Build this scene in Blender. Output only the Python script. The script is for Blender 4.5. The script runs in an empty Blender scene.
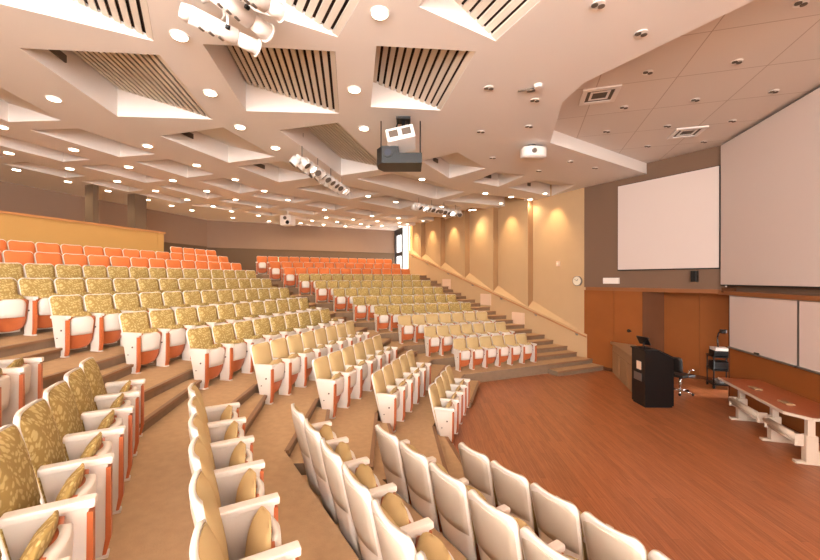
import bpy, bmesh, math, random
from mathutils import Vector, Matrix
from mathutils.geometry import tessellate_polygon
random.seed(4)
C = bpy.context.scene.collection
S = bpy.context.scene
# ---------------------------------------------------------------- camera, world, exposure
cd = bpy.data.cameras.new('camera'); cam = bpy.data.objects.new('camera', cd); C.objects.link(cam)
cam.location = (0, 0, 2.815); cam.rotation_euler = (math.pi/2-0.0019, 0, 0.287)
cd.sensor_width = 36; cd.lens = 36*382.91/820; cd.clip_end = 200; cd.clip_start = .05
S.camera = cam
wd = bpy.data.worlds.new('world'); S.world = wd; wd.use_nodes = True
wd.node_tree.nodes['Background'].inputs[0].default_value = (1, .97, .94, 1)
wd.node_tree.nodes['Background'].inputs[1].default_value = 24
pl = bpy.data.lights.new('added_opening_portal', 'AREA'); pl.shape = 'RECTANGLE'; pl.size = 8.0; pl.size_y = 4.0; pl.cycles.is_portal = True  # portal for the added, unseen opening that admits world light
po = bpy.data.objects.new('added_opening_portal', pl); C.objects.link(po); po.location = (-.5, -3.05, 3.6); po.rotation_euler = (math.pi/2, 0, 0)
S.view_settings.view_transform = 'Standard'; S.view_settings.look = 'None'
S.view_settings.exposure = 0.58; S.view_settings.gamma = 1
DOWN_W, WASH_W = 38, 38
WARM = (1, .80, .54)

# ---------------------------------------------------------------- helpers
def s2l(c):
    c = c/255
    return c/12.92 if c <= .04045 else ((c+.055)/1.055)**2.4
def rgb(r, g, b): return (s2l(r), s2l(g), s2l(b), 1)
MATS = {}
def mat(name, col, rough=.6, metal=0, var=0, vscale=8, emit=0, bump=0, bscale=200, coat=0):
    m = bpy.data.materials.new(name); m.use_nodes = True
    nt = m.node_tree; b = nt.nodes['Principled BSDF']
    b.inputs['Base Color'].default_value = col; b.inputs['Roughness'].default_value = rough
    b.inputs['Metallic'].default_value = metal
    if rough > .6: b.inputs['Specular IOR Level'].default_value = .25
    if coat: b.inputs['Coat Weight'].default_value = coat
    tc = nt.nodes.new('ShaderNodeTexCoord')
    if var:
        n = nt.nodes.new('ShaderNodeTexNoise'); n.inputs['Scale'].default_value = vscale; n.inputs['Detail'].default_value = 4
        nt.links.new(tc.outputs['Object'], n.inputs['Vector'])
        mx = nt.nodes.new('ShaderNodeMix'); mx.data_type = 'RGBA'
        mx.inputs[6].default_value = tuple(c*(1-var) for c in col[:3])+(1,)
        mx.inputs[7].default_value = tuple(min(1, c*(1+var)) for c in col[:3])+(1,)
        nt.links.new(n.outputs['Fac'], mx.inputs[0]); nt.links.new(mx.outputs[2], b.inputs['Base Color'])
    if bump:
        n2 = nt.nodes.new('ShaderNodeTexNoise'); n2.inputs['Scale'].default_value = bscale
        nt.links.new(tc.outputs['Object'], n2.inputs['Vector'])
        bp = nt.nodes.new('ShaderNodeBump'); bp.inputs['Strength'].default_value = bump; bp.inputs['Distance'].default_value = .01
        nt.links.new(n2.outputs['Fac'], bp.inputs['Height']); nt.links.new(bp.outputs[0], b.inputs['Normal'])
    if emit:
        b.inputs['Emission Color'].default_value = col; b.inputs['Emission Strength'].default_value = emit
    MATS[name] = m; return m
def wood_mat(name, c1, c2, c3, plank=(.09, 1.1), rot=0, rough=.35, gap=.0015):
    m = bpy.data.materials.new(name); m.use_nodes = True; nt = m.node_tree; b = nt.nodes['Principled BSDF']
    tc = nt.nodes.new('ShaderNodeTexCoord'); mp = nt.nodes.new('ShaderNodeMapping')
    mp.inputs['Rotation'].default_value = (0, 0, rot); nt.links.new(tc.outputs['Object'], mp.inputs[0])
    br = nt.nodes.new('ShaderNodeTexBrick'); br.offset = .37; br.inputs['Scale'].default_value = 1
    br.inputs['Brick Width'].default_value = plank[1]; br.inputs['Row Height'].default_value = plank[0]
    br.inputs['Mortar Size'].default_value = gap; br.inputs['Color1'].default_value = c1; br.inputs['Color2'].default_value = c2
    br.inputs['Mortar'].default_value = tuple(.55*x for x in c2[:3])+(1,); br.inputs['Bias'].default_value = -.2
    nt.links.new(mp.outputs[0], br.inputs['Vector'])
    mp2 = nt.nodes.new('ShaderNodeMapping'); mp2.inputs['Scale'].default_value = (1.2, 22, 1); nt.links.new(mp.outputs[0], mp2.inputs[0])
    no = nt.nodes.new('ShaderNodeTexNoise'); no.inputs['Scale'].default_value = 2.2; no.inputs['Detail'].default_value = 6; nt.links.new(mp2.outputs[0], no.inputs['Vector'])
    mx = nt.nodes.new('ShaderNodeMix'); mx.data_type = 'RGBA'; mx.inputs[7].default_value = c3
    rp = nt.nodes.new('ShaderNodeMapRange'); rp.inputs[1].default_value = .45; rp.inputs[2].default_value = .85; rp.inputs[4].default_value = .8
    nt.links.new(no.outputs['Fac'], rp.inputs[0]); nt.links.new(rp.outputs[0], mx.inputs[0])
    nt.links.new(br.outputs['Color'], mx.inputs[6]); nt.links.new(mx.outputs[2], b.inputs['Base Color'])
    b.inputs['Roughness'].default_value = rough
    MATS[name] = m; return m
def leaf_mat(name, c1, c2, scale=30):
    m = bpy.data.materials.new(name); m.use_nodes = True; nt = m.node_tree; b = nt.nodes['Principled BSDF']
    tc = nt.nodes.new('ShaderNodeTexCoord')
    n0 = nt.nodes.new('ShaderNodeTexNoise'); n0.inputs['Scale'].default_value = 9; nt.links.new(tc.outputs['Object'], n0.inputs['Vector'])
    ad = nt.nodes.new('ShaderNodeVectorMath'); ad.operation = 'MULTIPLY_ADD'; ad.inputs[1].default_value = (.09,)*3
    nt.links.new(n0.outputs['Color'], ad.inputs[0]); nt.links.new(tc.outputs['Object'], ad.inputs[2])
    v = nt.nodes.new('ShaderNodeTexVoronoi'); v.inputs['Scale'].default_value = scale; nt.links.new(ad.outputs[0], v.inputs['Vector'])
    rp = nt.nodes.new('ShaderNodeValToRGB'); rp.color_ramp.elements[0].position = .36; rp.color_ramp.elements[0].color = c1
    rp.color_ramp.elements[1].position = .5; rp.color_ramp.elements[1].color = c2
    nt.links.new(v.outputs['Distance'], rp.inputs[0]); nt.links.new(rp.outputs[0], b.inputs['Base Color'])
    b.inputs['Roughness'].default_value = .9; MATS[name] = m; return m
def tile_mat(name, col, line, size):
    m = bpy.data.materials.new(name); m.use_nodes = True; nt = m.node_tree; b = nt.nodes['Principled BSDF']
    tc = nt.nodes.new('ShaderNodeTexCoord'); br = nt.nodes.new('ShaderNodeTexBrick'); br.offset = 0
    br.inputs['Scale'].default_value = 1; br.inputs['Brick Width'].default_value = size; br.inputs['Row Height'].default_value = size
    br.inputs['Mortar Size'].default_value = .008; br.inputs['Color1'].default_value = col; br.inputs['Color2'].default_value = tuple(.95*x for x in col[:3])+(1,)
    br.inputs['Mortar'].default_value = line
    nt.links.new(tc.outputs['Object'], br.inputs['Vector']); nt.links.new(br.outputs['Color'], b.inputs['Base Color'])
    b.inputs['Roughness'].default_value = .8; MATS[name] = m; return m

M = MATS
mat('white_shell', rgb(226, 216, 206), .35)
mat('wood_edge', rgb(190, 102, 58), .4, var=.12, vscale=14)
mat('beige_fabric', rgb(198, 170, 122), .9, bump=.3, bscale=300)
mat('orange_fabric', rgb(212, 120, 68), .85, var=.08, vscale=30)
mat('back_vinyl', rgb(196, 182, 164), .6, var=.03, vscale=20)
leaf_mat('leaf_fabric', rgb(196, 172, 114), rgb(160, 132, 74))
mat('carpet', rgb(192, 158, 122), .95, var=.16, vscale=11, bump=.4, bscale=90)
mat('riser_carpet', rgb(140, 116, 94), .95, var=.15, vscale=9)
mat('nosing', rgb(142, 104, 72), .5, var=.1)
mat('ceiling_paint', rgb(230, 222, 216), .8)
mat('slat_cream', rgb(214, 202, 188), .7)
mat('slat_dark', rgb(58, 42, 34), .9)
tile_mat('ceiling_tile', rgb(224, 212, 202), rgb(186, 168, 154), 1.2)
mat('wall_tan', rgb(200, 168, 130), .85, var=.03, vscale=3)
mat('wall_mauve', rgb(150, 124, 106), .85, var=.03, vscale=3)
mat('wall_dark', rgb(112, 92, 74), .85)
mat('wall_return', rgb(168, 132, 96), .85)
mat('wall_ochre', rgb(190, 146, 86), .8, var=.03, vscale=3)
mat('front_brown', rgb(122, 96, 78), .85)
mat('panel_wood', rgb(146, 84, 38), .65, var=.1, vscale=2.2)
mat('panel_wood_dark', rgb(92, 52, 26), .8, var=.12, vscale=2.2)
mat('band_wood', rgb(142, 88, 50), .45, var=.08, vscale=3)
wood_mat('floor_wood', rgb(168, 100, 60), rgb(142, 80, 46), rgb(196, 130, 88), (.085, 1.25), math.pi/2-.26, .33)
wood_mat('table_wood', rgb(170, 92, 58), rgb(164, 88, 54), rgb(182, 106, 70), (.6, 2.4), math.pi/2, .3, .0004)
mat('screen_white', rgb(214, 198, 190), .75)
mat('board_white', rgb(222, 204, 196), .25)
mat('black', rgb(11, 11, 12), .4)
mat('black_plastic', rgb(22, 21, 22), .5)
mat('grey_metal', rgb(150, 146, 142), .35, .8)
mat('chrome', rgb(210, 210, 210), .15, 1)
mat('white_metal', rgb(236, 228, 222), .4)
mat('table_leg', rgb(204, 186, 168), .4)
mat('tan_laminate', rgb(168, 132, 96), .5, var=.08, vscale=6)
mat('rail_wood', rgb(186, 128, 80), .35)
mat('grille', rgb(104, 92, 82), .7)
mat('lamp_glow', (1, .86, .64, 1), .5, emit=9)
mat('fixture_glow', (1, .93, .82, 1), .5, emit=5)
mat('daylight_glass', (1, 1, 1, 1), .3, emit=1.3)
mat('green_glow', rgb(170, 220, 180), .5, emit=.7)
mat('door_frame', rgb(62, 58, 58), .5)
mat('clock_face', rgb(236, 226, 206), .5)
mat('lens', rgb(70, 74, 86), .1, .2)
mat('wall_plate', rgb(232, 202, 176), .6)
mat('red_paint', rgb(150, 60, 40), .5)

class MB:
    def __init__(s): s.b = bmesh.new(); s.mi = 0
    def face(s, pts):
        try:
            f = s.b.faces.new([s.b.verts.new(p) for p in pts]); f.material_index = s.mi; return f
        except ValueError: pass
    def box(s, lo, hi, mtx=None, bev=0):
        ps = [Vector((x, y, z)) for x in (lo[0], hi[0]) for y in (lo[1], hi[1]) for z in (lo[2], hi[2])]
        if mtx: ps = [mtx @ p for p in ps]
        v = [s.b.verts.new(p) for p in ps]
        fs = [s.b.faces.new([v[i] for i in q]) for q in ((0, 1, 3, 2), (4, 6, 7, 5), (0, 4, 5, 1), (2, 3, 7, 6), (0, 2, 6, 4), (1, 5, 7, 3))]
        for f in fs: f.material_index = s.mi
        if bev:
            es = list({e for f in fs for e in f.edges})
            r = bmesh.ops.bevel(s.b, geom=es, offset=bev, segments=2, affect='EDGES', profile=.6)
            for f in r['faces']: f.material_index = s.mi
        return s
    def prism(s, poly, z0, z1, mtx=None):          # poly in xy
        def T(p): return mtx @ Vector(p) if mtx else Vector(p)
        a = [s.b.verts.new(T((x, y, z0))) for x, y in poly]; c = [s.b.verts.new(T((x, y, z1))) for x, y in poly]
        n = len(poly); fs = [s.b.faces.new(a[::-1]), s.b.faces.new(c)]
        for i in range(n): fs.append(s.b.faces.new((a[i], a[(i+1) % n], c[(i+1) % n], c[i])))
        for f in fs: f.material_index = s.mi
        return s
    def cyl(s, p, q, r, n=12, r2=None, cap=True):
        p, q = Vector(p), Vector(q); d = (q-p).normalized(); u = d.orthogonal().normalized(); w = d.cross(u); r2 = r if r2 is None else r2
        A = [s.b.verts.new(p+r*(math.cos(t)*u+math.sin(t)*w)) for t in [2*math.pi*i/n for i in range(n)]]
        B = [s.b.verts.new(q+r2*(math.cos(t)*u+math.sin(t)*w)) for t in [2*math.pi*i/n for i in range(n)]]
        fs = [s.b.faces.new((A[i], A[(i+1) % n], B[(i+1) % n], B[i])) for i in range(n)]
        for f in fs: f.smooth = True
        if cap: fs += [s.b.faces.new(A[::-1]), s.b.faces.new(B)]
        for f in fs: f.material_index = s.mi
        return s
    def tube(s, pts, r, n=8):
        for a, b in zip(pts, pts[1:]): s.cyl(a, b, r, n)
        return s
    def slab(s, x0, z0, ang, hw, svals, front, back, curve=0, nu=8):
        """curved rounded slab: rises from (x0,z0) leaning back by ang; hw(s) half width; front/back(u,t) offsets"""
        d = Vector((-math.sin(ang), 0, math.cos(ang))); nrm = Vector((math.cos(ang), 0, math.sin(ang)))
        F, K = [], []
        smax, smin = svals[-1], svals[0]
        for sv in svals:
            t = (sv-smin)/(smax-smin); h = hw(sv); fr, kr = [], []
            for i in range(nu+1):
                u = -1+2*i/nu; base = Vector((x0, h*u, z0))+d*sv+nrm*(curve*u*u)
                fr.append(s.b.verts.new(base+nrm*front(u, t))); kr.append(s.b.verts.new(base+nrm*back(u, t)))
            F.append(fr); K.append(kr)
        fs = []
        for j in range(len(svals)-1):
            for i in range(nu):
                fs.append(s.b.faces.new((F[j][i], F[j][i+1], F[j+1][i+1], F[j+1][i])))
                fs.append(s.b.faces.new((K[j][i], K[j+1][i], K[j+1][i+1], K[j][i+1])))
            fs.append(s.b.faces.new((F[j][0], F[j+1][0], K[j+1][0], K[j][0])))
            fs.append(s.b.faces.new((F[j][nu], K[j][nu], K[j+1][nu], F[j+1][nu])))
        for i in range(nu):
            fs.append(s.b.faces.new((F[0][i], K[0][i], K[0][i+1], F[0][i+1])))
            fs.append(s.b.faces.new((F[-1][i], F[-1][i+1], K[-1][i+1], K[-1][i])))
        for f in fs: f.material_index = s.mi; f.smooth = True
        return s
    def build(s, name, mats, parent=None, kind=None, smooth_angle=None, fix=True):
        if fix: bmesh.ops.recalc_face_normals(s.b, faces=s.b.faces)
        me = bpy.data.meshes.new(name); s.b.to_mesh(me); s.b.free()
        for m in (mats if isinstance(mats, (list, tuple)) else [mats]): me.materials.append(M[m])
        o = bpy.data.objects.new(name, me); C.objects.link(o)
        if parent: o.parent = parent
        if kind: o['kind'] = kind
        return o
def thing(name, label, cat, loc=(0, 0, 0), rz=0, group=None):
    o = bpy.data.objects.new(name, None); C.objects.link(o); o.empty_display_size = .1
    o.location = loc; o.rotation_euler = (0, 0, rz); o['label'] = label; o['category'] = cat
    if group: o['group'] = group
    return o
def tag(o, label, cat, group=None):
    o['label'] = label; o['category'] = cat
    if group: o['group'] = group
    return o
def frame(p, ex, ez=(0, 0, 1)):
    ex = Vector(ex).normalized(); ez = Vector(ez); ey = ez.cross(ex)
    m = Matrix.Identity(4)
    for i in range(3): m[i][0] = ex[i]; m[i][1] = ey[i]; m[i][2] = ez[i]; m[i][3] = p[i]
    return m
def place(o, p, ex):
    o.matrix_world = frame(p, ex)
ORD = ['zeroth', 'first', 'second', 'third', 'fourth', 'fifth', 'sixth', 'seventh', 'eighth', 'ninth', 'tenth', 'eleventh', 'twelfth', 'thirteenth', 'fourteenth', 'fifteenth', 'sixteenth', 'seventeenth', 'eighteenth', 'nineteenth', 'twentieth', 'twenty-first', 'twenty-second']

# ---------------------------------------------------------------- layout constants (metres; stage floor z = 0)
PH = .853; D = .9014; H = .274
NA = Vector((-math.cos(PH), math.sin(PH))); TA = Vector((math.sin(PH), math.cos(PH)))       # far block: row normal (to the rear), along row
NC = Vector((-math.cos(PH), -math.sin(PH))); TC = Vector((math.sin(PH), -math.cos(PH)))     # near block
XB, YB, SB, YE, SE = -1.2963, 6.4327, -.3976, 8.07, .372
XA = Vector((-1.7684, 10.639)); TAS = -.4758; SE0, SE1 = 2.7055, -.0913
XC = Vector((-.7313, 4.4383))-NC*.297; TCS = -.3735; PC = .526
CN = Vector((1.987, 13.495)); W = Vector((-.76, .65)).normalized(); WM = Vector((-.65, -.76)).normalized()  # side wall: corner, along, inward
ZC = 5.8; ZT = 6.1
FN = Vector((math.cos(PH), math.sin(PH))); FT = TC.copy()                                        # front wall
J = Vector((4.671, 11.15)); BD = Vector((.0685, -.9977)).normalized(); BN = Vector((.9977, .0685)).normalized()
def v3(p, z): return Vector((p[0], p[1], z))
def zrow(k): return H*(k-1)
def b_ends(k):
    y0 = YB+SB*(k-1); y1 = YE+SE*(k-1)
    if k == 1: y1 = y0+2.0
    if k == 2: y1 = y0+2.5
    return y0, y1
def line_x(p, d, q, e):
    den = d.x*e.y-d.y*e.x; t = ((q.x-p.x)*e.y-(q.y-p.y)*e.x)/den; return p+d*t
def edge(k):
    """front edge of tier k: near-block far away end ... side wall"""
    y0, y1 = b_ends(max(k-1, 1)); off = .70; xb = XB-D*(k-1)+off
    if k < 2: y0 += -SB; y1 -= SE
    ca = XC+NC*(D*(k-1)-off)
    cend = ca+TC*(TCS*(k-1)+.09); cst = ca+TC*9.0
    an = XA+NA*(D*(k-2)-.5)
    al = an+TA*(TAS*(k-2)-.10); ar = an+TA*(SE0+SE1*(k-2)+.15)
    wl = line_x(an, TA, CN, W)
    return [cst, cend, Vector((xb, y0+.05)), Vector((xb, y1-.02)), al, ar, wl]

def half(a0, a1, near=False):
    d = (a1-a0).normalized(); n = Vector((d.y, -d.x))
    if n.dot(Vector((2.5, 7.5))-a0) < 0: n = -n
    if near: a1 = a1-d*.10; return a0+n*.40, a1+n*.20
    return a0+n*.40, a1+n*.40
# ---------------------------------------------------------------- floor and tiers
mb = MB(); mb.prism([(-6, -6), (9, -6), (9, 15), (1.5, 15), (-3.5, 11.5), (-3.5, 5), (-6, 2)], -.1, 0)
mb.build('floor', 'floor_wood', kind='structure')
mb = MB()
back12 = [Vector((-12, -8)), Vector((-15.3, -2)), Vector((-15.3, 3)), Vector((-15.3, 15.6)), Vector((-14.9, 15.95)), Vector((-8.0, 21.9)), Vector((-6.9, 21.9))]
for k in range(2, 13):
    z = zrow(k); e0 = edge(k); e1 = edge(k+1) if k < 12 else back12
    for i in range(6):
        mb.mi = 0; mb.face([v3(e0[i], z), v3(e0[i+1], z), v3(e1[i+1], z), v3(e1[i], z)])
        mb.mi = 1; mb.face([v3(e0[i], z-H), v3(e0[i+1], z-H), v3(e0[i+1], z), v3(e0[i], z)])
    em = edge(k-1) ; 
    for i in (1, 3, 5):                                   # half-height step in each aisle
        a0, a1 = e0[i], e0[i+1]; f0, f1 = half(a0, a1, i == 1)
        zz = z-H/2
        mb.mi = 0; mb.face([v3(f0, zz), v3(f1, zz), v3(a1, zz), v3(a0, zz)])
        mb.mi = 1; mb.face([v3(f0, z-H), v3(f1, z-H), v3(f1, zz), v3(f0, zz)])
        for p, q in ((f0, a0), (f1, a1)):
            mb.face([v3(p, z-H), v3(q, z-H), v3(q, zz), v3(p, zz)])
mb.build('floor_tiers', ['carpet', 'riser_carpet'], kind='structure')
mb = MB()
for k in range(2, 13):
    e0 = edge(k); em = edge(k-1); z = zrow(k)
    segs = []
    for i in (1, 3, 5):
        a0, a1 = e0[i], e0[i+1]; f0, f1 = half(a0, a1, i == 1)
        segs += [(a0, a1, z), (f0, f1, z-H/2)]
    for p, q, zz in segs:
        d = (q-p); L = d.length; mt = frame(v3(p, zz), (d.x, d.y, 0))
        mb.box((.02, -.035, -.03), (L-.02, .02, .006), mt)
mb.build('trim_1', 'nosing', kind='structure')

# ---------------------------------------------------------------- side wall with angled bays
TS = [0, 2.38, 4.17, 5.94, 7.74, 9.44, 10.7]
def rail(t): return .97+.309*t
DEP = .28
def wp(t, z, dep=0): return v3(CN+W*t-WM*dep, z)
mb = MB()
mb.face([wp(0, -.1), wp(10.7, -.1), wp(10.7, rail(10.7)+.06), wp(0, rail(0)+.06)])
for t0, t1 in zip(TS, TS[1:]):
    a0, a1 = rail(t0)+.06, rail(t1)+.06; zi = a1+.24
    mb.mi = 0; mb.face([wp(t0, a0), wp(t1, a1), wp(t1, zi, DEP)])                                  # sloped sill
    mb.mi = 0; mb.face([wp(t0, a0), wp(t1, zi, DEP), wp(t1, 6.4, DEP), wp(t0, 6.4)])               # angled panel
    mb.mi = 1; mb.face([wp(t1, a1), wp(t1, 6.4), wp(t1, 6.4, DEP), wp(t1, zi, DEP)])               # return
mb.mi = 0
mb.face([wp(0, -.1, .6), wp(10.7, -.1, .6), wp(10.7, 6.4, .6), wp(0, 6.4, .6)])
mb.face([wp(10.7, -.1), wp(10.7, 6.4), wp(10.7, 6.4, .6), wp(10.7, -.1, .6)])
mb.face([wp(0, 6.4), wp(10.7, 6.4), wp(10.7, 6.4, .6), wp(0, 6.4, .6)])
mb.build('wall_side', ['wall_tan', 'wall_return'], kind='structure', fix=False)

# ---------------------------------------------------------------- front walls
def fp(t, n, z): return v3(CN+FT*t+FN*n, z)
def fbox(mb, t0, t1, n0, n1, z0, z1): mb.box((t0, n0, z0), (t1, n1, z1), frame(v3(CN, 0), (FT.x, FT.y, 0)) )
# frame(): y axis = ez x ex ; FT x-axis -> y axis is FN (checked below by sign)
_fy = Vector((0, 0, 1)).cross(Vector((FT.x, FT.y, 0))); FS = 1 if _fy.dot(Vector((FN.x, FN.y, 0))) > 0 else -1
def fbox(mb, t0, t1, n0, n1, z0, z1, bev=0):
    a, b = sorted((n0*FS, n1*FS)); mb.box((t0, a, z0), (t1, b, z1), frame(v3(CN, 0), (FT.x, FT.y, 0)), bev)
mb = MB(); fbox(mb, -.1, 3.62, 0, .3, 2.56, 6.4); mb.build('wall_front', 'front_brown', kind='structure')
mb = MB(); mb.mi = 0
fbox(mb, -.1, .875, 0, .25, 0, 2.47); fbox(mb, .885, 1.70, 0, .25, 0, 2.47)
mb.mi = 1; fbox(mb, -.1, 1.70, .02, .24, 0, 2.46); fbox(mb, 1.46, 1.71, .01, 1.45, 0, 2.47)
fbox(mb, 1.6, 4.6, 1.42, 1.6, 0, 2.6)
mb.mi = 0; fbox(mb, 1.71, 2.615, 1.27, 1.43, 0, 2.44); fbox(mb, 2.625, 4.6, 1.27, 1.43, 0, 2.44)
mb.mi = 1; fbox(mb, 1.5, 4.9, .2, 1.6, 2.5, 2.62); fbox(mb, 3.62, 4.9, -.2, .2, 2.5, 2.62)
mb.build('wall_front_panels', ['panel_wood', 'panel_wood_dark'], kind='structure')
mb = MB(); fbox(mb, -.02, 3.60, -.05, .3, 2.46, 2.57); mb.build('trim_2', 'band_wood', kind='structure')
mb = MB(); fbox(mb, 0, 1.46, -.025, .02, 0, .09); fbox(mb, 1.71, 4.5, 1.25, 1.3, 0, .09); mb.build('baseboard_front', 'panel_wood_dark', kind='structure')
# whiteboard wall, set square to the middle block
_by = Vector((0, 0, 1)).cross(Vector((BD.x, BD.y, 0))); BS = 1 if _by.dot(Vector((BN.x, BN.y, 0))) > 0 else -1
def bbox(mb, t0, t1, n0, n1, z0, z1, bev=0):
    a, b = sorted((n0*BS, n1*BS)); mb.box((t0, a, z0), (t1, b, z1), frame(v3(J, 0), (BD.x, BD.y, 0)), bev)
mb = MB(); mb.mi = 1; bbox(mb, .3, 13, .02, .3, 0, 2.5); mb.mi = 0; bbox(mb, 0, 13, .1, .3, 2.5, 6.4); mb.mi = 2; bbox(mb, .325, 13, 0, .05, .02, 2.47)
mb.mi = 1; bbox(mb, .29, .33, -.01, .5, 0, 2.5); bbox(mb, .295, .32, .3, 1.6, 0, 2.5)
mb.build('wall_board', ['front_brown', 'panel_wood_dark', 'panel_wood'], kind='structure')
mb = MB(); bbox(mb, -.02, 13, -.07, .2, 2.44, 2.53); mb.build('trim_3', 'band_wood', kind='structure')

# ---------------------------------------------------------------- rear walls
mb = MB(); mb.mi = 0; mb.box((-15.5, 0, 4.47), (-15.26, 15.75, 6.2)); mb.mi = 1; mb.box((-15.6, 0, 2.9), (-15.3, 15.75, 4.47))
mb.build('wall_rear', ['wall_mauve', 'wall_dark'], kind='structure')
P0 = Vector((-15.27, 15.6)); P1 = Vector((-7.55, 22.35)); dR = (P1-P0).normalized()
mb = MB(); mt = frame(v3(P0, 0), (dR.x, dR.y, 0)); L = (P1-P0).length
mb.mi = 0; mb.box((0, 0, 4.42), (L-.0, .25, 6.2), mt); mb.mi = 1; mb.box((0, .04, 2.9), (L, .3, 4.42), mt)
mb.build('wall_rear_angled', ['wall_mauve', 'wall_dark'], kind='structure')
# glazed exit door at the head of the side aisle
E0 = P1.copy(); E1 = CN+W*10.72; dE = (E1-E0); LE = dE.length; mt = frame(v3(E0, 0), (dE.x, dE.y, 0))
mb = MB(); mb.mi = 0
mb.box((0, -.04, 3.0), (.2, .12, 5.8), mt); mb.box((LE*.56, -.04, 3.0), (LE*.66, .12, 5.8), mt); mb.box((0, -.04, 5.45), (LE*.66, .12, 5.8), mt); mb.box((.1, -.03, 4.2), (LE*.6, .11, 4.42), mt); mb.box((.1, -.04, 3.0), (LE*.6, .12, 3.2), mt)
fr = mb.build('door_1', 'door_frame', kind='structure')
mb = MB(); mb.box((.16, .05, 3.2), (LE*.60, .07, 5.47), mt); mb.build('door_glass', 'daylight_glass', parent=fr)
mb = MB(); mb.box((LE*.66, -.02, 3.0), (LE, .12, 5.8), mt); mb.build('window_1', 'daylight_glass', kind='structure')

# unseen near side wall, added with an opening to let in world light from behind
mb = MB()
for lo, hi in (((-15.6, -3.3, -.1), (-4.5, -3.0, 6.4)), ((3.5, -3.3, -.1), (6.2, -3.0, 6.4)), ((-4.5, -3.3, -.1), (3.5, -3.0, 1.6)), ((-4.5, -3.3, 5.6), (3.5, -3.0, 6.4))): mb.box(lo, hi)
mb.box((-15.6, -3.2, -.1), (-15.3, .1, 6.4))
mb.build('wall_near', 'wall_tan', kind='structure')
mb = MB()
for x in (-4.5, -1.85, .8, 3.45): mb.box((x, -3.22, 1.6), (x+.06, -3.1, 5.6))
for z in (1.6, 5.55): mb.box((-4.5, -3.22, z), (3.5, -3.1, z+.05))
mb.build('added_light_opening', 'white_metal', kind='structure')  # bars of the added opening, out of view, that lights the near seats
# low booth wall behind the middle block and its coping
mb = MB(); mb.box((-11.35, -1, 2.9), (-11.0, 9.29, 4.27)); mb.box((-15.2, 9.30, 2.9), (-11.0, 9.50, 4.27)); mb.build('wall_booth', 'wall_ochre', kind='structure')
mb = MB(); mb.box((-11.4, -1, 4.27), (-10.96, 9.54, 4.32)); mb.build('trim_4', 'rail_wood', kind='structure')
for i, (y, w_) in enumerate(((8.80, .085), (10.29, .215))):
    mb = MB(); mb.mi = 0; mb.box((-13.3, y-w_, 3.0), (-12.95, y+w_, 5.8))
    mb.mi = 1; mb.box((-13.32, y-w_-.01, 3.0), (-12.94, y+w_+.01, 3.1))
    o = mb.build('column', ['wall_dark', 'panel_wood_dark'])
    tag(o, ['slim dark square column behind the ochre booth wall', 'thick dark square column behind the end of the ochre booth wall'][i], 'column')

# ---------------------------------------------------------------- ceiling
OC = Vector((3.2, 7.8))
ANG = [-75, -50, -25, 0, 25, 50, 75]; OFF = [0, 0, 0, 0, .3, .85, 1.2]
def cn_(i): a = math.radians(ANG[i]); return Vector((-math.cos(a), math.sin(a)))
def ct_(i): n = cn_(i); return Vector((-n.y, n.x)) if Vector((-n.y, n.x)).dot(Vector((math.sin(math.radians(ANG[i])), math.cos(math.radians(ANG[i]))))) > 0 else Vector((n.y, -n.x))
def ring(r):
    L = [(OC+cn_(i)*(r+OFF[i]), ct_(i)) for i in range(7)]
    pts = [L[0][0]-L[0][1]*5]
    for i in range(6): pts.append(line_x(L[i][0], L[i][1], L[i+1][0], L[i+1][1]))
    pts.append(L[6][0]+L[6][1]*5)
    return pts
BANDS = [(4.62, 5.9, 1, .42), (6.55, 8.02, 1, .48), (8.85, 10.44, 2, .46), (11.6, 12.65, 3, .36), (13.55, 14.4, 3, .3), (15.3, 16.1, 4, .28)]
cb = MB(); sl = MB()
def ceil(pts, z=ZC): cb.mi = 0; cb.face([v3(p, z) for p in pts])
rs = [b for x in BANDS for b in x[:2]]
GRILLES = []
def quad(*p): return [Vector(q) for q in p]
# measured recesses (front-near, front-far, rear-far, rear-near), depth, slatted, band index
COF = [
 (quad((-.59, 5.06), (-1.40, 6.65), (-2.53, 6.17), (-1.80, 4.58)), .44, 1, 0),
 (quad((1.05, 3.35), (-.33, 4.91), (-1.10, 4.05), (.25, 2.52)), .44, 1, 0),
 (quad((-.95, 3.08), (-2.19, 4.28), (-3.20, 3.27), (-1.95, 2.05)), .46, 1, 1),
 (quad((-2.36, 4.54), (-3.18, 6.26), (-4.72, 5.70), (-3.90, 3.92)), .48, 1, 1),
 (quad((-3.38, 6.62), (-3.52, 9.73), (-5.02, 10.0), (-4.68, 6.62)), .48, 1, 1),
 (quad((-1.48, 8.95), (-.96, 10.46), (-2.09, 11.19), (-2.45, 9.36)), .42, 0, 0),
 (quad((-.65, 10.85), (.05, 11.49), (-.76, 12.64), (-1.47, 11.78)), .42, 0, 0),
 (quad((.48, 12.11), (1.60, 13.07), (.95, 14.66), (-.46, 12.86)), .42, 0, 0),
 (quad((-3.0, 2.30), (-4.44, 3.70), (-5.62, 2.55), (-4.20, 1.15)), .50, 1, 2),
 (quad((-4.64, 3.95), (-5.56, 5.82), (-7.13, 5.22), (-6.24, 3.32)), .50, 1, 2),
 (quad((-5.65, 6.18), (-5.79, 8.02), (-7.23, 8.09), (-7.25, 6.19)), .44, 0, 2),
 (quad((-5.80, 8.38), (-5.72, 9.95), (-7.20, 10.15), (-7.24, 8.42)), .44, 0, 2),
]
cents = [sum((p for p in q[0]), Vector((0, 0)))/4 for q in COF]
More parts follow.
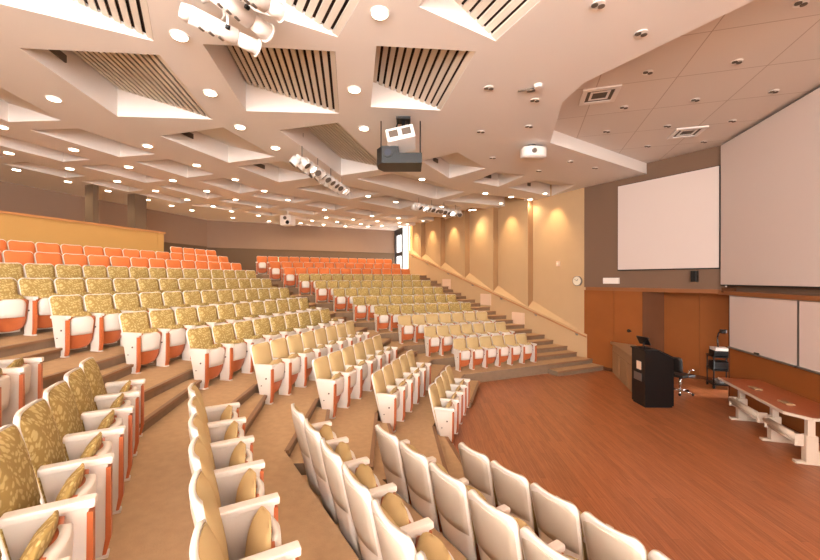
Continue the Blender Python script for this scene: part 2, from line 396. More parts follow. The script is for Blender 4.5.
for bi, (r0, r1, nsub, hgt) in enumerate(BANDS):
    if bi == 0: continue
    a, b = ring(r0), ring(r1)
    for i in range(7):
        t = ct_(i)
        s0i, s1i, q0i, q1i = a[i]+t*.2, a[i+1]-t*.2, b[i]+t*.2, b[i+1]-t*.2
        if i == 0: s0i, q0i = s1i-t*3, q1i-t*3
        if i == 6: s1i, q1i = s0i+t*3, q0i+t*3
        for m in range(nsub):
            f0, f1 = m/nsub, (m+1)/nsub
            A0, A1 = s0i.lerp(s1i, f0), s0i.lerp(s1i, f1); B0, B1 = q0i.lerp(q1i, f0), q0i.lerp(q1i, f1)
            if m > 0: A0, B0 = A0+t*.2, B0+t*.2
            if m < nsub-1: A1, B1 = A1-t*.2, B1-t*.2
            c = (A0+A1+B0+B1)/4
            if any((c-x).length < 1.75 for x in cents[:12]): continue
            if (c-Vector((-6.5, 9.3))).length < 1.2: continue
            COF.append(([A0, A1, B1, B0], hgt, 0, bi))
outl = [Vector((-17.5, -11, 0)), Vector((11, -11, 0)), Vector((11, 25, 0)), Vector((-17.5, 25, 0))]
hole = [(2.377, 4.975), (.891, 6.328), (.632, 6.93), (.566, 8.90), (3.38, 12.33), (6.3, 12.5), (6.3, 1.4)]
loops = [outl, [v3(p, 0) for p in hole]]
for q in COF: loops.append([v3(p, 0) for p in q[0]])
allp = [p for l in loops for p in l]
for tri in tessellate_polygon(loops): cb.mi = 0; cb.face([v3(allp[x], ZC) for x in tri])
for (A0, A1, B1, B0), hgt, slat, bi in COF:
    zt = ZC+hgt; up = .05 if slat else 0
    n = (B0-A0).normalized(); t = (A1-A0).normalized()
    cb.face([v3(B0, ZC), v3(B1, ZC), v3(B1, zt+up), v3(B0, zt+up)])
    for a_, b_ in ((A0, B0), (A1, B1)): cb.face([v3(a_, ZC), v3(b_, ZC), v3(b_, zt+up), v3(a_, ZC+up)])
    if up: cb.face([v3(A0, ZC), v3(A1, ZC), v3(A1, ZC+up), v3(A0, ZC+up)])
    if slat:
        sl.mi = 1; sl.face([v3(A0, ZC+up), v3(A1, ZC+up), v3(B1, zt+up), v3(B0, zt+up)])
        nn = max(6, round((B0-A0).length/.112))
        for q in range(nn):
            u0, u1 = (q+.03)/nn, (q+.66)/nn
            P = [v3(A0.lerp(B0, u0), ZC+hgt*u0+.005), v3(A1.lerp(B1, u0), ZC+hgt*u0+.005), v3(A1.lerp(B1, u1), ZC+hgt*u1+.005), v3(A0.lerp(B0, u1), ZC+hgt*u1+.005)]
            sl.mi = 0; sl.face(P); Q = [p+Vector((0, 0, .025)) for p in P]
            for x in range(4): sl.face([P[x], P[(x+1) % 4], Q[(x+1) % 4], Q[x]])
    else:
        cb.face([v3(A0, ZC), v3(A1, ZC), v3(B1, zt), v3(B0, zt)])
    GRILLES.append((B0.lerp(B1, .5), n, t, hgt))
# flat canopy over the front rows with the raised tiled field cut out of it
for x in range(len(hole)): cb.face([v3(hole[x], ZC), v3(hole[(x+1) % 7], ZC), v3(hole[(x+1) % 7], ZT+.05), v3(hole[x], ZT+.05)])
cb.build('ceiling', 'ceiling_paint', kind='structure', fix=False)
sl.build('trim_5', ['slat_cream', 'slat_dark'], kind='structure', fix=False)
rb = MB(); rb.box((-18, -12, 6.75), (12, 26, 6.9)); rb.build('light_blocking_slab', 'ceiling_paint', kind='structure')  # unseen slab added to block world light above the recesses
tb = MB(); tb.face([v3(p, ZT) for p in hole]); tb.build('ceiling_tiles', 'ceiling_tile', kind='structure')

# ---------------------------------------------------------------- ceiling downlights
LIGHTS = {
 'first row of lights from the rear wall': [(-13.69, 13.17), (-13.6, 12.1), (-13.47, 10.96), (-13.44, 15.31), (-13.38, 9.48), (-13.29, 8.24), (-13.19, 6.95), (-12.46, 16.75), (-11.29, 17.81), (-10.41, 18.67), (-9.54, 19.56), (-8.36, 20.0)],
 'second row of lights from the rear wall': [(-12.22, 13.85), (-12.09, 12.68), (-12.02, 11.35), (-11.85, 9.93), (-11.84, 15.13), (-11.8, 8.63), (-11.69, 7.29), (-11.61, 5.98), (-10.25, 17.2), (-9.24, 17.98), (-8.36, 18.97), (-7.51, 19.92), (-6.62, 20.5)],
 'third row of lights from the rear wall': [(-10.41, 13.3), (-10.29, 11.87), (-10.22, 10.44), (-10.1, 9.03), (-10.01, 7.62), (-9.89, 6.25), (-9.76, 4.92), (-9.08, 16.53), (-8.09, 17.45), (-7.15, 18.32), (-6.21, 19.1)],
 'fourth row of lights from the rear wall': [(-8.45, 12.46), (-8.35, 10.97), (-8.23, 9.48), (-8.16, 8.01), (-8.03, 6.54), (-7.42, 4.4), (-8.14, 14.66), (-6.8, 16.73), (-5.8, 17.68)],
 'fifth row of lights from the rear wall': [(-5.66, 11.45), (-5.31, 12.71), (-4.69, 13.97), (-5.38, 7.46), (-5.31, 6.25), (-4.79, 4.97), (-4.03, 3.7), (-2.01, 16.5), (-3.2, 15.4)],
 'row of lights nearest the stage': [(-3.01, 6.99), (-2.88, 11.02), (-2.54, 5.52), (-1.54, 4.02), (-1.25, 13.45), (-.41, 14.28), (.25, 14.95)],
}
def add_spot(name, parent, energy, size, blend, loc, rot=(0, 0, 0), col=WARM, rad=.06):
    l = bpy.data.lights.new(name, 'SPOT'); l.energy = energy; l.spot_size = size; l.spot_blend = blend; l.color = col; l.shadow_soft_size = rad
    o = bpy.data.objects.new(name, l); C.objects.link(o); o.location = loc; o.rotation_euler = rot
    if parent: o.parent = parent
    return o
dl0 = None
def disc(n, r, z): return [(r*math.cos(2*math.pi*i/n), r*math.sin(2*math.pi*i/n)) for i in range(n)]
mb = MB(); mb.cyl((0, 0, -.018), (0, 0, 0), .105, 20, .112); ring_o = mb.build('trim_ring', 'white_metal')
mb = MB(); mb.cyl((0, 0, -.026), (0, 0, -.016), .085, 20); lens_o = mb.build('lamp_lens', 'lamp_glow')
first = True
for rname, pts in LIGHTS.items():
    for j, (x, y) in enumerate(sorted(pts, key=lambda p: p[1])):
        t = thing('ceiling_downlight', '%s lit round downlight from the near end, %s' % (ORD[j+1], rname.replace(' of lights', '')), 'ceiling light', (x, y, ZC), 0, rname)
        for src in (ring_o, lens_o):
            o = src if first else src.copy()
            if not first: C.objects.link(o)
            o.parent = t
        first = False
        add_spot('bulb', t, DOWN_W, 2.5, .9, (0, 0, -.05))
# twin unlit spots over the stage
mb = MB(); mb.mi = 1; mb.cyl((0, 0, -.012), (0, 0, .0), .075, 16); tw_r = mb.build('spot_housing', ['white_metal', 'white_metal'])
mb = MB(); mb.mi = 0
for s in (-1, 1): mb.cyl((s*.042, 0, -.02), (s*.042, 0, -.008), .036, 12)
tw_l = mb.build('spot_lens', ['grille'])
TW1 = [(.78, 4.572), (1.371, 5.252), (-.514, 6.077), (.187, 6.713), (-.819, 7.834), (.109, 7.828), (-.717, 9.597), (.414, 11.12), (1.146, 10.458), (1.849, 11.249)]
TW2 = [(1.896, 6.894), (3.092, 6.94), (1.846, 8.172), (3.02, 8.2), (4.198, 8.216), (1.778, 9.4), (2.963, 9.434), (4.157, 9.51), (2.943, 10.721), (4.137, 10.757), (3.166, 5.684)]
first = True
for z, pts, nm in ((ZC, TW1, 'smooth lower ceiling beside the tiled field'), (ZT, TW2, 'tiled ceiling over the stage')):
    for j, (x, y) in enumerate(sorted(pts, key=lambda p: (-p[1], p[0]))):
        t = thing('recessed_spotlight', 'unlit twin spotlight, %s from the front wall, %s' % (ORD[j+1], nm), 'spotlight', (x, y, z), .5, 'twin spotlights over the stage')
        for src in (tw_r, tw_l):
            o = src if first else src.copy()
            if not first: C.objects.link(o)
            o.parent = t
        first = False
# square air diffusers in the tiled field
for j, (x, y) in enumerate(((1.30, 7.5), (3.506, 9.947))):
    t = thing('air_diffuser', ['square ceiling air diffuser in the tile corner nearest the seats', 'square ceiling air diffuser above the lectern end of the stage'][j], 'air vent', (x, y, ZT))
    mb = MB()
    for s in range(4):
        mt = Matrix.Rotation(s*math.pi/2, 4, 'Z'); mb.box((-.3, .22, -.03), (.22, .3, 0), mt); mb.box((-.16, .12, -.02), (.12, .16, 0), mt)
    mb.build('frame', 'white_metal', t)
    mb = MB(); mb.box((-.22, -.22, -.012), (.22, .22, -.002)); mb.build('core', 'grille', t)
# slot grilles on the rear faces of coffers
GSEL = [(9, 'slot vent in the big slatted ceiling recess at the upper left', .55), (10, 'slot vent in the square ceiling recess left of the long light bar', .45), (11, 'slot vent in the recess just behind the long light bar', .1),
        (5, 'slot vent in the recess right of the ceiling projector', .25), (6, 'slot vent in the middle one of the three recesses beside the smooth ceiling', .1), (7, 'slot vent in the last recess before the front corner', .3), (4, 'slot vent in the slatted recess above the long light bar', .9)]
for gi, lab, sh in GSEL:
    p, n, t_, hgt = GRILLES[gi]
    mb = MB(); mb.box((-.28, -.012, -.055), (.28, .012, .055))
    for q in range(4): mb.box((-.26, -.018, -.045+q*.024), (.26, .012, -.035+q*.024))
    o = mb.build('slot_vent', 'grille'); tag(o, lab, 'air vent', 'slot vents in the ceiling recesses')
    pp = p-n*.02-t_*sh; place(o, v3(pp, ZC+hgt*.6), (t_.x, t_.y, 0))

# ---------------------------------------------------------------- auditorium seats
P_ = .5
def rnd(hb, ht, smax, r, r0=.0):
    def f(s):
        h = hb+(ht-hb)*s/smax
        if s > smax-r:
            q = (s-(smax-r))/r; h -= r*(1-math.sqrt(max(0, 1-q*q)))*.95
        if r0 and s < r0:
            q = (r0-s)/r0; h -= r0*(1-math.sqrt(max(0, 1-q*q)))*.9
        return h
    return f
def srange(a, b, r, n=5, m=5, r0=0):
    L = [a+(b-a)*i/n for i in range(n)] if not r0 else [a+r0*(1-math.cos(i/m*math.pi/2)) for i in range(m)]+[a+r0+(b-r-a-r0)*i/n for i in range(n)]
    L = [x for x in L if x < b-r-1e-4]
    return L+[b-r+r*math.sin(i/m*math.pi/2) for i in range(m+1)]
BA = math.atan2(.182, .85)
def seat_protos(fab):
    d = {}
    mb = MB(); mb.slab(-.115, .06, BA, rnd(.19, .246, .875, .085), srange(0, .875, .085, 6), lambda u, t: .012, lambda u, t: -.018, .03)
    d['backrest'] = mb.build('backrest', 'white_shell')
    mb = MB(); mb.slab(-.115, .06, BA, rnd(.205, .239, .862, .08, .04), srange(.31, .862, .08), lambda u, t: .014+.068*(1-abs(u)**3.5)*(1-abs(2*t-1)**5), lambda u, t: .010, .03)
    d['back_cushion'] = mb.build('back_cushion', fab)
    mb = MB(); mb.slab(-.115, .06, BA, rnd(.185, .222, .835, .075), srange(.42, .835, .075), lambda u, t: -.016, lambda u, t: -.024-.006*(1-u**4)*(1-(2*t-1)**4), .03)
    d['back_panel'] = mb.build('back_panel', 'back_vinyl')
    # tipped-up seat: wood pan, cushion on the inner side, pale cover on the outside
    sa = -.16
    mb = MB(); mb.slab(.0, .09, sa, rnd(.215, .225, .50, .05, .15), srange(0, .50, .05, 4, 5, .15), lambda u, t: .014, lambda u, t: -.008, -.02)
    d['seat'] = mb.build('seat', 'wood_edge')
    mb = MB(); mb.slab(.0, .09, sa, rnd(.19, .20, .58, .15, .05), srange(.16, .58, .15, 4, 6), lambda u, t: -.006, lambda u, t: -.012-.085*(1-abs(u)**3)*(1-abs(2*t-1)**3.5), -.02)
    d['seat_cushion'] = mb.build('seat_cushion', fab)
    mb = MB(); mb.slab(.0, .09, sa, rnd(.135, .172, .51, .10), srange(.235, .51, .10, 4, 5), lambda u, t: .085-.03*t, lambda u, t: .012, -.02)
    d['underside_cover'] = mb.build('underside_cover', 'white_shell')
    mb = MB(); mt = Matrix(((1, 0, 0, 0), (0, 0, 1, 0), (0, 1, 0, 0), (0, 0, 0, 1)))
    mb.prism([(-.055, 0), (.13, 0), (.15, .10), (.155, .575), (-.155, .575), (-.10, .30), (-.062, .12)], -.018, .018, mt)
    mb.box((-.05, -.032, 0), (.16, .032, .018))
    d['side_panel'] = mb.build('side_panel', 'white_shell')
    mb = MB(); mb.prism([(.13, .02), (.150, .02), (.174, .12), (.174, .555), (.15, .555), (.145, .12)], -.026, .026, mt); d['edge_strip'] = mb.build('edge_strip', 'wood_edge')
    mb = MB(); mb.box((-.165, -.036, .575), (.185, .036, .622), None, .013); d['armrest'] = mb.build('armrest', 'white_shell')
    mb = MB(); mb.cyl((.06, -.027, .40), (.06, .027, .40), .014, 8); mb.cyl((-.03, -.025, .28), (-.03, .025, .28), .010, 8); d['pivot_bolt'] = mb.build('pivot_bolt', 'grille')
    return d
protos = {}
for fab in ('beige_fabric', 'leaf_fabric', 'orange_fabric'):
    protos[fab] = seat_protos(fab)
used = set()
def part(fab, key, parent, loc=None):
    src = protos[fab][key]
    if (fab, key) in used:
        o = src.copy(); C.objects.link(o)
    else: o = src; used.add((fab, key))
    o.parent = parent
    if loc is not None: o.location = loc
    return o
def make_seat(p, z, rz, pitch, fab, label, group, near_post=True, far_post=False, zs=1):
    t = thing('auditorium_seat', label, 'seat', (p.x, p.y, z), rz, group); t.scale = (1, pitch/P_, zs)
    b = part(fab, 'backrest', t); part(fab, 'back_cushion', b); part(fab, 'back_panel', b)
    s = part(fab, 'seat', t); part(fab, 'seat_cushion', s); part(fab, 'underside_cover', s)
    for f, yy in ((near_post, -P_/2), (far_post, P_/2)):
        if f:
            sp = part(fab, 'side_panel', t, (0, yy, 0)); part(fab, 'edge_strip', sp); part(fab, 'armrest', sp); part(fab, 'pivot_bolt', sp)
    return t
FABN = {'beige_fabric': 'plain beige', 'leaf_fabric': 'olive leaf-patterned', 'orange_fabric': 'orange'}
FW = Vector((-math.sin(.287), math.cos(.287))); RT = Vector((math.cos(.287), math.sin(.287)))
def visible(p, z):
    d = p.dot(FW)
    if d < .25: return False
    x = 410+382.91*p.dot(RT)/d; m = .45*382.91/d
    y = 280-382.91*(z+.45-2.815)/d
    return -m < x < 820+m and y-2*m < 560
def fab_of(k): return 'beige_fabric' if k <= 4 else ('leaf_fabric' if k <= 9 else 'orange_fabric')
# middle block
nB = {1: 4, 2: 5, 3: 6, 4: 8, 5: 9, 6: 11, 7: 13, 8: 14, 9: 16, 10: 17, 11: 19, 12: 20}
for k in range(1, 13):
    y0, y1 = b_ends(k); n = nB[k]; p_ = (y1-y0)/n; fab = fab_of(k)
    for j in range(n):
        if k == 12 and j < n-4: continue
        pos = Vector((XB-D*(k-1), y0+p_*(j+.5)))
        if not visible(pos, zrow(k)): continue
        make_seat(pos, zrow(k), 0, p_, fab, '%s seat, middle block, %s row from the stage, %s from the near aisle' % (FABN[fab], ORD[k], ORD[j+1]), '%s row of the middle block' % ORD[k], True, j == n-1)
# far block, under the side wall
for j in range(11):
    k = j+2; s0 = TAS*j; s1 = SE0+SE1*j; n = round((s1-s0)/.468); p_ = (s1-s0)/n; fab = fab_of(k)
    for q in range(n):
        pos = XA+NA*(D*j)+TA*(s0+p_*(q+.5))
        make_seat(pos, zrow(k), -PH, p_, fab, '%s seat, far block, %s row from the stage, %s from the left aisle' % (FABN[fab], ORD[j+1], ORD[q+1]), '%s row of the far block' % ORD[j+1], True, q == n-1, .92)
# near block
for k in range(1, 10):
    fab = fab_of(k)
    for q in range(14):
        th = .85 if k < 3 else .815
        dn, dt = {3: (-.07, 0), 4: (-.044, 0)}.get(k, (0, 0) if k < 3 else (-.06, -.14))
        pos = XC+NC*(D*(k-1)+dn)+TC*(TCS*(k-1)+dt-.03)+Vector((math.sin(th), -math.cos(th)))*(PC*(q+.5))
        if not visible(pos, zrow(k)): continue
        make_seat(pos, zrow(k), th, PC, fab, '%s seat, near block, %s row from the stage, %s from the aisle' % (FABN[fab], ORD[k], ORD[q+1]), '%s row of the near block' % ORD[k], True, q == 0)

# ---------------------------------------------------------------- side wall fittings
t = thing('handrail', 'brown wall handrail climbing beside the side aisle steps', 'handrail', wp(0, 0))
L0 = wp(0, 0)
pts = [wp(tt, rail(tt), -.09)-L0 for tt in (-.02, 2, 4, 6, 8, 10.4)]
mb = MB(); mb.tube(pts, .024, 10); mb.build('rail', 'rail_wood', t)
for tt in (.35, 2.0, 3.7, 5.4, 7.1, 8.8, 10.2):
    mb = MB(); mb.tube([wp(tt, rail(tt)-.09, 0)-L0, wp(tt, rail(tt)-.09, -.07)-L0, wp(tt, rail(tt), -.09)-L0], .011, 6); mb.cyl(wp(tt, rail(tt)-.09, 0)-L0, wp(tt, rail(tt)-.09, -.012)-L0, .035, 10); mb.build('bracket', 'grey_metal', t)
for i, (tt, zz) in enumerate(((2.84, 1.30), (4.6, 1.96), (7.26, 2.58))):
    mb = MB(); mt = frame(wp(tt, zz, 0), (W.x, W.y, 0)); sg = 1 if (mt.to_3x3() @ Vector((0, 1, 0))).dot(Vector((WM.x, WM.y, 0))) > 0 else -1
    mb.box((-.31, 0 if sg > 0 else -.025, -.235), (.31, .025 if sg > 0 else 0, .235), mt, .005)
    for q in range(5):
        a, b = sorted((sg*.02, sg*.032)); mb.box((-.27, a, -.19+q*.085), (.27, b, -.155+q*.085), mt)
    o = mb.build('wall_vent', 'wall_plate'); tag(o, ['pale wall vent under the handrail nearest the stage', 'pale wall vent midway up the side aisle wall', 'pale wall vent highest up the side aisle wall'][i], 'vent', 'vents low on the side wall')
# clock
t = thing('wall_clock', 'round white wall clock with dark rim beside the front corner', 'clock', wp(.33, 2.76, -.0))
mdir = Vector((WM.x, WM.y, 0)); wdir = Vector((W.x, W.y, 0))
mb = MB(); mb.cyl(Vector(), mdir*.05, .165, 28); mb.build('rim', 'grey_metal', t)
mb = MB(); mb.cyl(mdir*.04, mdir*.056, .142, 28); mb.build('face', 'clock_face', t)
mb = MB()
for an, ln, wd_ in ((2.2, .07, .012), (.6, .11, .008)):
    dd = wdir*math.cos(an)+Vector((0, 0, 1))*math.sin(an); mb.cyl(mdir*.06, mdir*.06+dd*ln, wd_/2, 6)
mb.build('hands', 'black', t)
t = thing('wall_speaker', 'small cream alarm speaker above and left of the clock', 'speaker', wp(1.14, 3.36, .12))
mb = MB(); mt = frame(Vector(), wdir); sg = 1 if (mt.to_3x3() @ Vector((0, 1, 0))).dot(mdir) > 0 else -1
a, b = sorted((0, sg*.07)); mb.box((-.06, a, -.09), (.06, b, .09), mt, .01); mb.build('housing', 'wall_plate', t)
mb = MB(); mb.cyl(mdir*.068, mdir*.078, .04, 14); mb.build('grille', 'clock_face', t)
# wall washers at the head of each bay
for i, (t0, t1) in enumerate(zip(TS, TS[1:])):
    tm = t0*.45+t1*.55
    p = wp(tm, ZC, -.40)
    th = thing('wall_washer', '%s recessed wall washer from the stage, lighting a side wall bay' % ORD[i+1], 'ceiling light', p, 0, 'wall washers along the side wall')
    mb = MB(); mb.cyl((0, 0, -.02), (0, 0, 0), .09, 16); mb.build('trim_ring', 'white_metal', th)
    mb = MB(); mb.cyl((0, 0, -.026), (0, 0, -.018), .065, 16); mb.build('lamp_lens', 'lamp_glow', th)
    d = Vector((-WM.x*.34, -WM.y*.34, -1)); rot = d.to_track_quat('-Z', 'Y').to_euler()
    add_spot('bulb', th, WASH_W*2.4, 1.25, .8, (0, 0, -.05), rot, (1, .70, .36), .03)

# ---------------------------------------------------------------- stage wall fittings
def screen(name, label, t0, t1, z0, z1, boxf, n0):
    t = thing(name, label, 'projection screen', (0, 0, 0))
    mb = MB(); boxf(mb, t0, t1, n0, n0+.05, z0, z1); mb.build('screen_surface', 'screen_white', t)
    mb = MB(); boxf(mb, t0-.012, t1+.012, n0+.012, n0+.07, z0-.03, z0); boxf(mb, t0-.012, t1+.012, n0+.012, n0+.07, z1, z1+.015); boxf(mb, t0-.014, t0-.002, n0+.012, n0+.07, z0-.03, z1+.015); boxf(mb, t1+.002, t1+.014, n0+.012, n0+.07, z0-.03, z1+.015); mb.build('border', 'black_plastic', t)
    return t
screen('projection_screen', 'smaller white projection screen on the brown wall near the corner', 1.05, 3.53, 3.10, 5.585, fbox, -.09)
screen('projection_screen', 'huge white projection screen at the right above the whiteboards', .14, 8.5, 2.69, 6.04, bbox, -.10)
for i, (t0, t1) in enumerate(((.38, 2.44), (2.49, 4.6))):
    t = thing('whiteboard', ['left whiteboard panel beside the equipment cart alcove', 'right whiteboard panel cut by the picture edge'][i], 'whiteboard', (0, 0, 0), 0, 'whiteboards behind the table')
    mb = MB(); bbox(mb, t0, t1, -.03, .005, 1.235, 2.42); mb.build('writing_surface', 'board_white', t)
    mb = MB(); bbox(mb, t0, t1, -.075, .0, 1.205, 1.235); bbox(mb, t0, t1, -.035, 0, 2.42, 2.44); bbox(mb, t0-.012, t0, -.035, 0, 1.205, 2.44); bbox(mb, t1, t1+.012, -.035, 0, 1.205, 2.44); mb.build('frame', 'grey_metal', t)
mb = MB(); bbox(mb, 1.30, 1.42, -.072, -.033, 1.237, 1.27, .006); tag(mb.build('board_eraser', 'black'), 'black board eraser on the left whiteboard tray', 'eraser')
mb = MB(); fbox(mb, .56, 1.06, -.05, .0, 2.68, 2.86, .01); fbox(mb, .60, 1.02, -.06, -.04, 2.71, 2.83); tag(mb.build('emergency_light', 'white_metal'), 'white emergency light box on the wall above the wood panels', 'light')
t = thing('wall_loudspeaker', 'small black loudspeaker hanging under the smaller screen', 'speaker', fp(3.04, -.14, 2.9))
mb = MB(); mt = frame(Vector(), (FT.x, FT.y, 0)); mb.box((-.065, -.07, -.15), (.065, .07, .13), mt, .01); mb.build('cabinet', 'black', t)
mb = MB(); mb.box((-.03, -.02, .0), (.03, .17, .04), mt); mb.build('bracket', 'black_plastic', t)
t = thing('door_handle', 'black door handle on the wood panel left of the alcove', 'door handle', fp(1.33, 0, 1.30))
fnv = -Vector((FN.x, FN.y, 0)); ftv = Vector((FT.x, FT.y, 0))
mb = MB(); mb.cyl(Vector(), fnv*.02, .05, 14); mb.build('rose', 'black', t); mb = MB(); mb.tube([fnv*.02, fnv*.06, fnv*.06+ftv*.10], .014, 8); mb.build('lever', 'black', t)

# table on column legs
t = thing('conference_table', 'long brown topped table on pale column legs under the whiteboards', 'table', (4.1, 8.3, 0))
def tl(x, y, z): return (x-4.1, y-8.3, z)
mb = MB(); mb.prism([(-.16, -.84), (.06, -1.10), (.72, -1.10), (.60, 1.36), (-.12, 1.36)], .695, .73); mb.build('tabletop', 'table_wood', t)
mb = MB(); mb.prism([(-.166, -.845), (.058, -1.108), (.725, -1.108), (.725, -1.085), (.068, -1.085), (-.145, -.835), (-.105, 1.36), (-.126, 1.36)], .69, .734); mb.build('table_edge', 'table_leg', t)
for y in (9.22, 8.18, 7.32):
    mb = MB(); mb.box((-.10, y-8.3-.05, 0), (.50, y-8.3+.05, .04), None, .012); mb.box((.02, y-8.3-.06, .035), (.17, y-8.3+.06, .44), None, .01); mb.box((.05, y-8.3-.04, .44), (.14, y-8.3+.04, .69)); mb.box((.17, y-8.3-.03, .035), (.30, y-8.3+.03, .20), None, .01); mb.build('leg', 'table_leg', t)
for ya, yb in ((9.30, 8.28), (8.12, 7.30)):
    mb = MB(); mb.cyl((-.05, ya-8.3, .38), (-.05, yb-8.3, .38), .05, 14); mb.cyl((-.03, ya-8.3, .30), (-.03, yb-8.3, .30), .035, 12); mb.build('cable_tray', 'table_leg', t)
    for yy in (ya-.03, yb+.03):
        mb = MB(); mb.box((-.09, yy-8.3-.012, .26), (.06, yy-8.3+.012, .44)); mb.build('bracket', 'table_leg', t)
for i, (x, y) in enumerate(((4.24, 8.85), (4.24, 7.95))):
    mb = MB(); mb.box((x-.06, y-.12, .7315), (x+.06, y+.12, .755), None, .006); mb.box((x-.045, y-.1, .753), (x+.045, y+.1, .758))
    tag(mb.build('power_box', 'tan_laminate'), ['tan power outlet box on the far half of the brown table', 'tan power outlet box on the near half of the brown table'][i], 'outlet box', 'outlet boxes on the table')

# lectern
ld = Vector((.608, .179, 0)).normalized(); t = thing('lectern', 'black lectern with slanted top standing on the wood stage', 'lectern', (2.56, 9.48, 0), math.atan2(ld.y, ld.x))
mt = Matrix(((1, 0, 0, 0), (0, 0, 1, 0), (0, 1, 0, 0), (0, 0, 0, 1)))
mb = MB(); mb.prism([(.0, .04), (.63, .04), (.63, 1.08), (.30, 1.24), (.0, 1.24)], 0, .50, mt); mb.build('body', 'black', t)
mb = MB(); mb.box((.02, .02, 0), (.61, .48, .045)); mb.build('plinth', 'black_plastic', t)
mb = MB(); mb.prism([(-.02, 1.24), (.31, 1.24), (.65, 1.075), (.65, 1.10), (.315, 1.265), (-.02, 1.265)], -.02, .52, mt); mb.build('top', 'black_plastic', t)
mb = MB(); mb.box((-.012, .12, .55), (.0, .40, .72)); mb.build('control_panel', 'grey_metal', t)
mb = MB(); mb.box((-.01, .14, .80), (.0, .30, .98)); mb.build('front_plate', 'wall_plate', t)
# monitor and microphone on the lectern
lm = t.matrix_basis.copy() if False else Matrix.Translation((2.56, 9.48, 0)) @ Matrix.Rotation(math.atan2(ld.y, ld.x), 4, 'Z')
def lp(x, y, z): return lm @ Vector((x, y, z))
t2 = thing('monitor', 'small black tilted monitor standing on the black lectern', 'monitor', lp(.16, .28, 1.265), math.atan2(ld.y, ld.x)+.25)
mb = MB(); mb.box((-.09, -.08, 0), (.09, .08, .015)); mb.cyl((0, 0, .01), (-.02, 0, .12), .016, 8); mb.build('stand', 'black_plastic', t2)
mb = MB(); mt3 = Matrix.Translation((-.03, 0, .17)) @ Matrix.Rotation(-.5, 4, 'Y'); mb.box((-.012, -.15, -.10), (.012, .15, .10), mt3, .005); mb.build('screen_case', 'black', t2)
mb = MB(); mb.box((.012, -.135, -.085), (.014, .135, .085), mt3); mb.build('display', 'lens', t2)
t2 = thing('microphone', 'black gooseneck microphone rising from the lectern top', 'microphone', lp(.05, .1, 1.265))
mb = MB(); mb.cyl((0, 0, 0), (0, 0, .02), .03, 12); mb.build('mount', 'black_plastic', t2)
mb = MB(); mb.tube([(0, 0, .02), (.0, 0, .12), (.02, .01, .19), (.06, .02, .23)], .006, 6); mb.build('gooseneck', 'black', t2)
mb = MB(); mb.cyl((.06, .02, .23), (.10, .03, .245), .014, 10); mb.build('head', 'black', t2)
# side counter behind the lectern
t = thing('counter', 'long tan counter running back from the black lectern', 'counter', (2.60, 10.22, 0), math.atan2(2.6, -.0))
t.rotation_euler = (0, 0, 0)
mb = MB(); mb.prism([(0, 0), (.5, 0), (.5, 2.2), (0, 2.62)], 0, .86); mb.build('body', 'tan_laminate', t)
mb = MB(); mb.prism([(-.05, -.02), (.52, -.02), (.52, 2.2), (-.05, 2.68)], .86, .92); mb.build('worktop', 'tan_laminate', t)
for q in range(3):
    mb = MB(); mb.box((-.015, .04+q*.86, .06), (0, .82+q*.84, .66)); mb.build('door', 'tan_laminate', t)
# stool behind the lectern
t = thing('swivel_chair', 'black swivel chair with chrome base half hidden behind the lectern', 'chair', (3.72, 10.95, 0), .6)
mb = MB()
for q in range(5):
    a = q*2*math.pi/5; mb.cyl((0, 0, .09), (.27*math.cos(a), .27*math.sin(a), .05), .016, 8)
mb.build('base', 'chrome', t)
for q in range(5):
    a = q*2*math.pi/5; mb = MB(); mb.cyl((.27*math.cos(a)-.015, .27*math.sin(a), .03), (.27*math.cos(a)+.015, .27*math.sin(a), .03), .03, 10); mb.build('caster', 'black', t)
mb = MB(); mb.cyl((0, 0, .08), (0, 0, .42), .025, 10); mb.build('column', 'chrome', t)
mb = MB(); mb.box((-.22, -.22, .42), (.22, .22, .49), None, .03); mb.build('seat', 'black_plastic', t)
mb = MB(); mb.slab(-.2, .50, .12, rnd(.19, .2, .42, .08), srange(.06, .42, .08), lambda u, q: .025, lambda u, q: -.02, .03); mb.tube([(-.1, 0, .44), (-.22, 0, .5), (-.24, 0, .62)], .015, 8); mb.build('backrest', 'black_plastic', t)
for s in (-1, 1):
    mb = MB(); mb.tube([(-.05, s*.23, .45), (-.05, s*.27, .62), (.12, s*.27, .63)], .014, 8); mb.build('armrest', 'chrome', t)
# equipment cart
t = thing('equipment_cart', 'black equipment cart with three shelves in the alcove corner', 'cart', (4.73, 11.66, 0), -.05)
for x in (-.02, .40):
    for y in (0, .42):
        mb = MB(); mb.cyl((x, y, .08), (x, y, .82), .016, 8); mb.build('post', 'black', t)
        mb = MB(); mb.cyl((x-.015, y, .045), (x+.015, y, .045), .045, 12); mb.build('caster', 'black', t)
for z in (.09, .46, .80):
    mb = MB(); mb.box((-.04, -.02, z), (.42, .44, z+.03)); mb.build('shelf', 'black', t)
mb = MB(); mb.box((4.740, 11.700, 0.495), (5.090, 12.040, 0.680), None, .008); tag(mb.build('amplifier', 'black_plastic'), 'black amplifier box on the middle shelf of the cart', 'amplifier')
mb = MB(); mb.box((4.740, 11.700, 0.830), (5.070, 12.020, 0.970), None, .008); tag(mb.build('video_player', 'black'), 'black video player box on top of the cart', 'video player')
mb = MB(); mb.box((4.750, 11.680, 0.970), (5.080, 12.000, 1.040), None, .008); tag(mb.build('flat_device', 'white_metal'), 'white flat device on top of the black cart boxes', 'device')  # flat base under the document camera
t2 = thing('document_camera', 'black bent arm document camera above the cart', 'camera', (4.91, 11.92, 1.04))
mb = MB(); mb.tube([(0, 0, 0), (-.02, 0, .25), (.02, 0, .38), (.1, 0, .42)], .018, 8); mb.build('arm', 'black', t2)
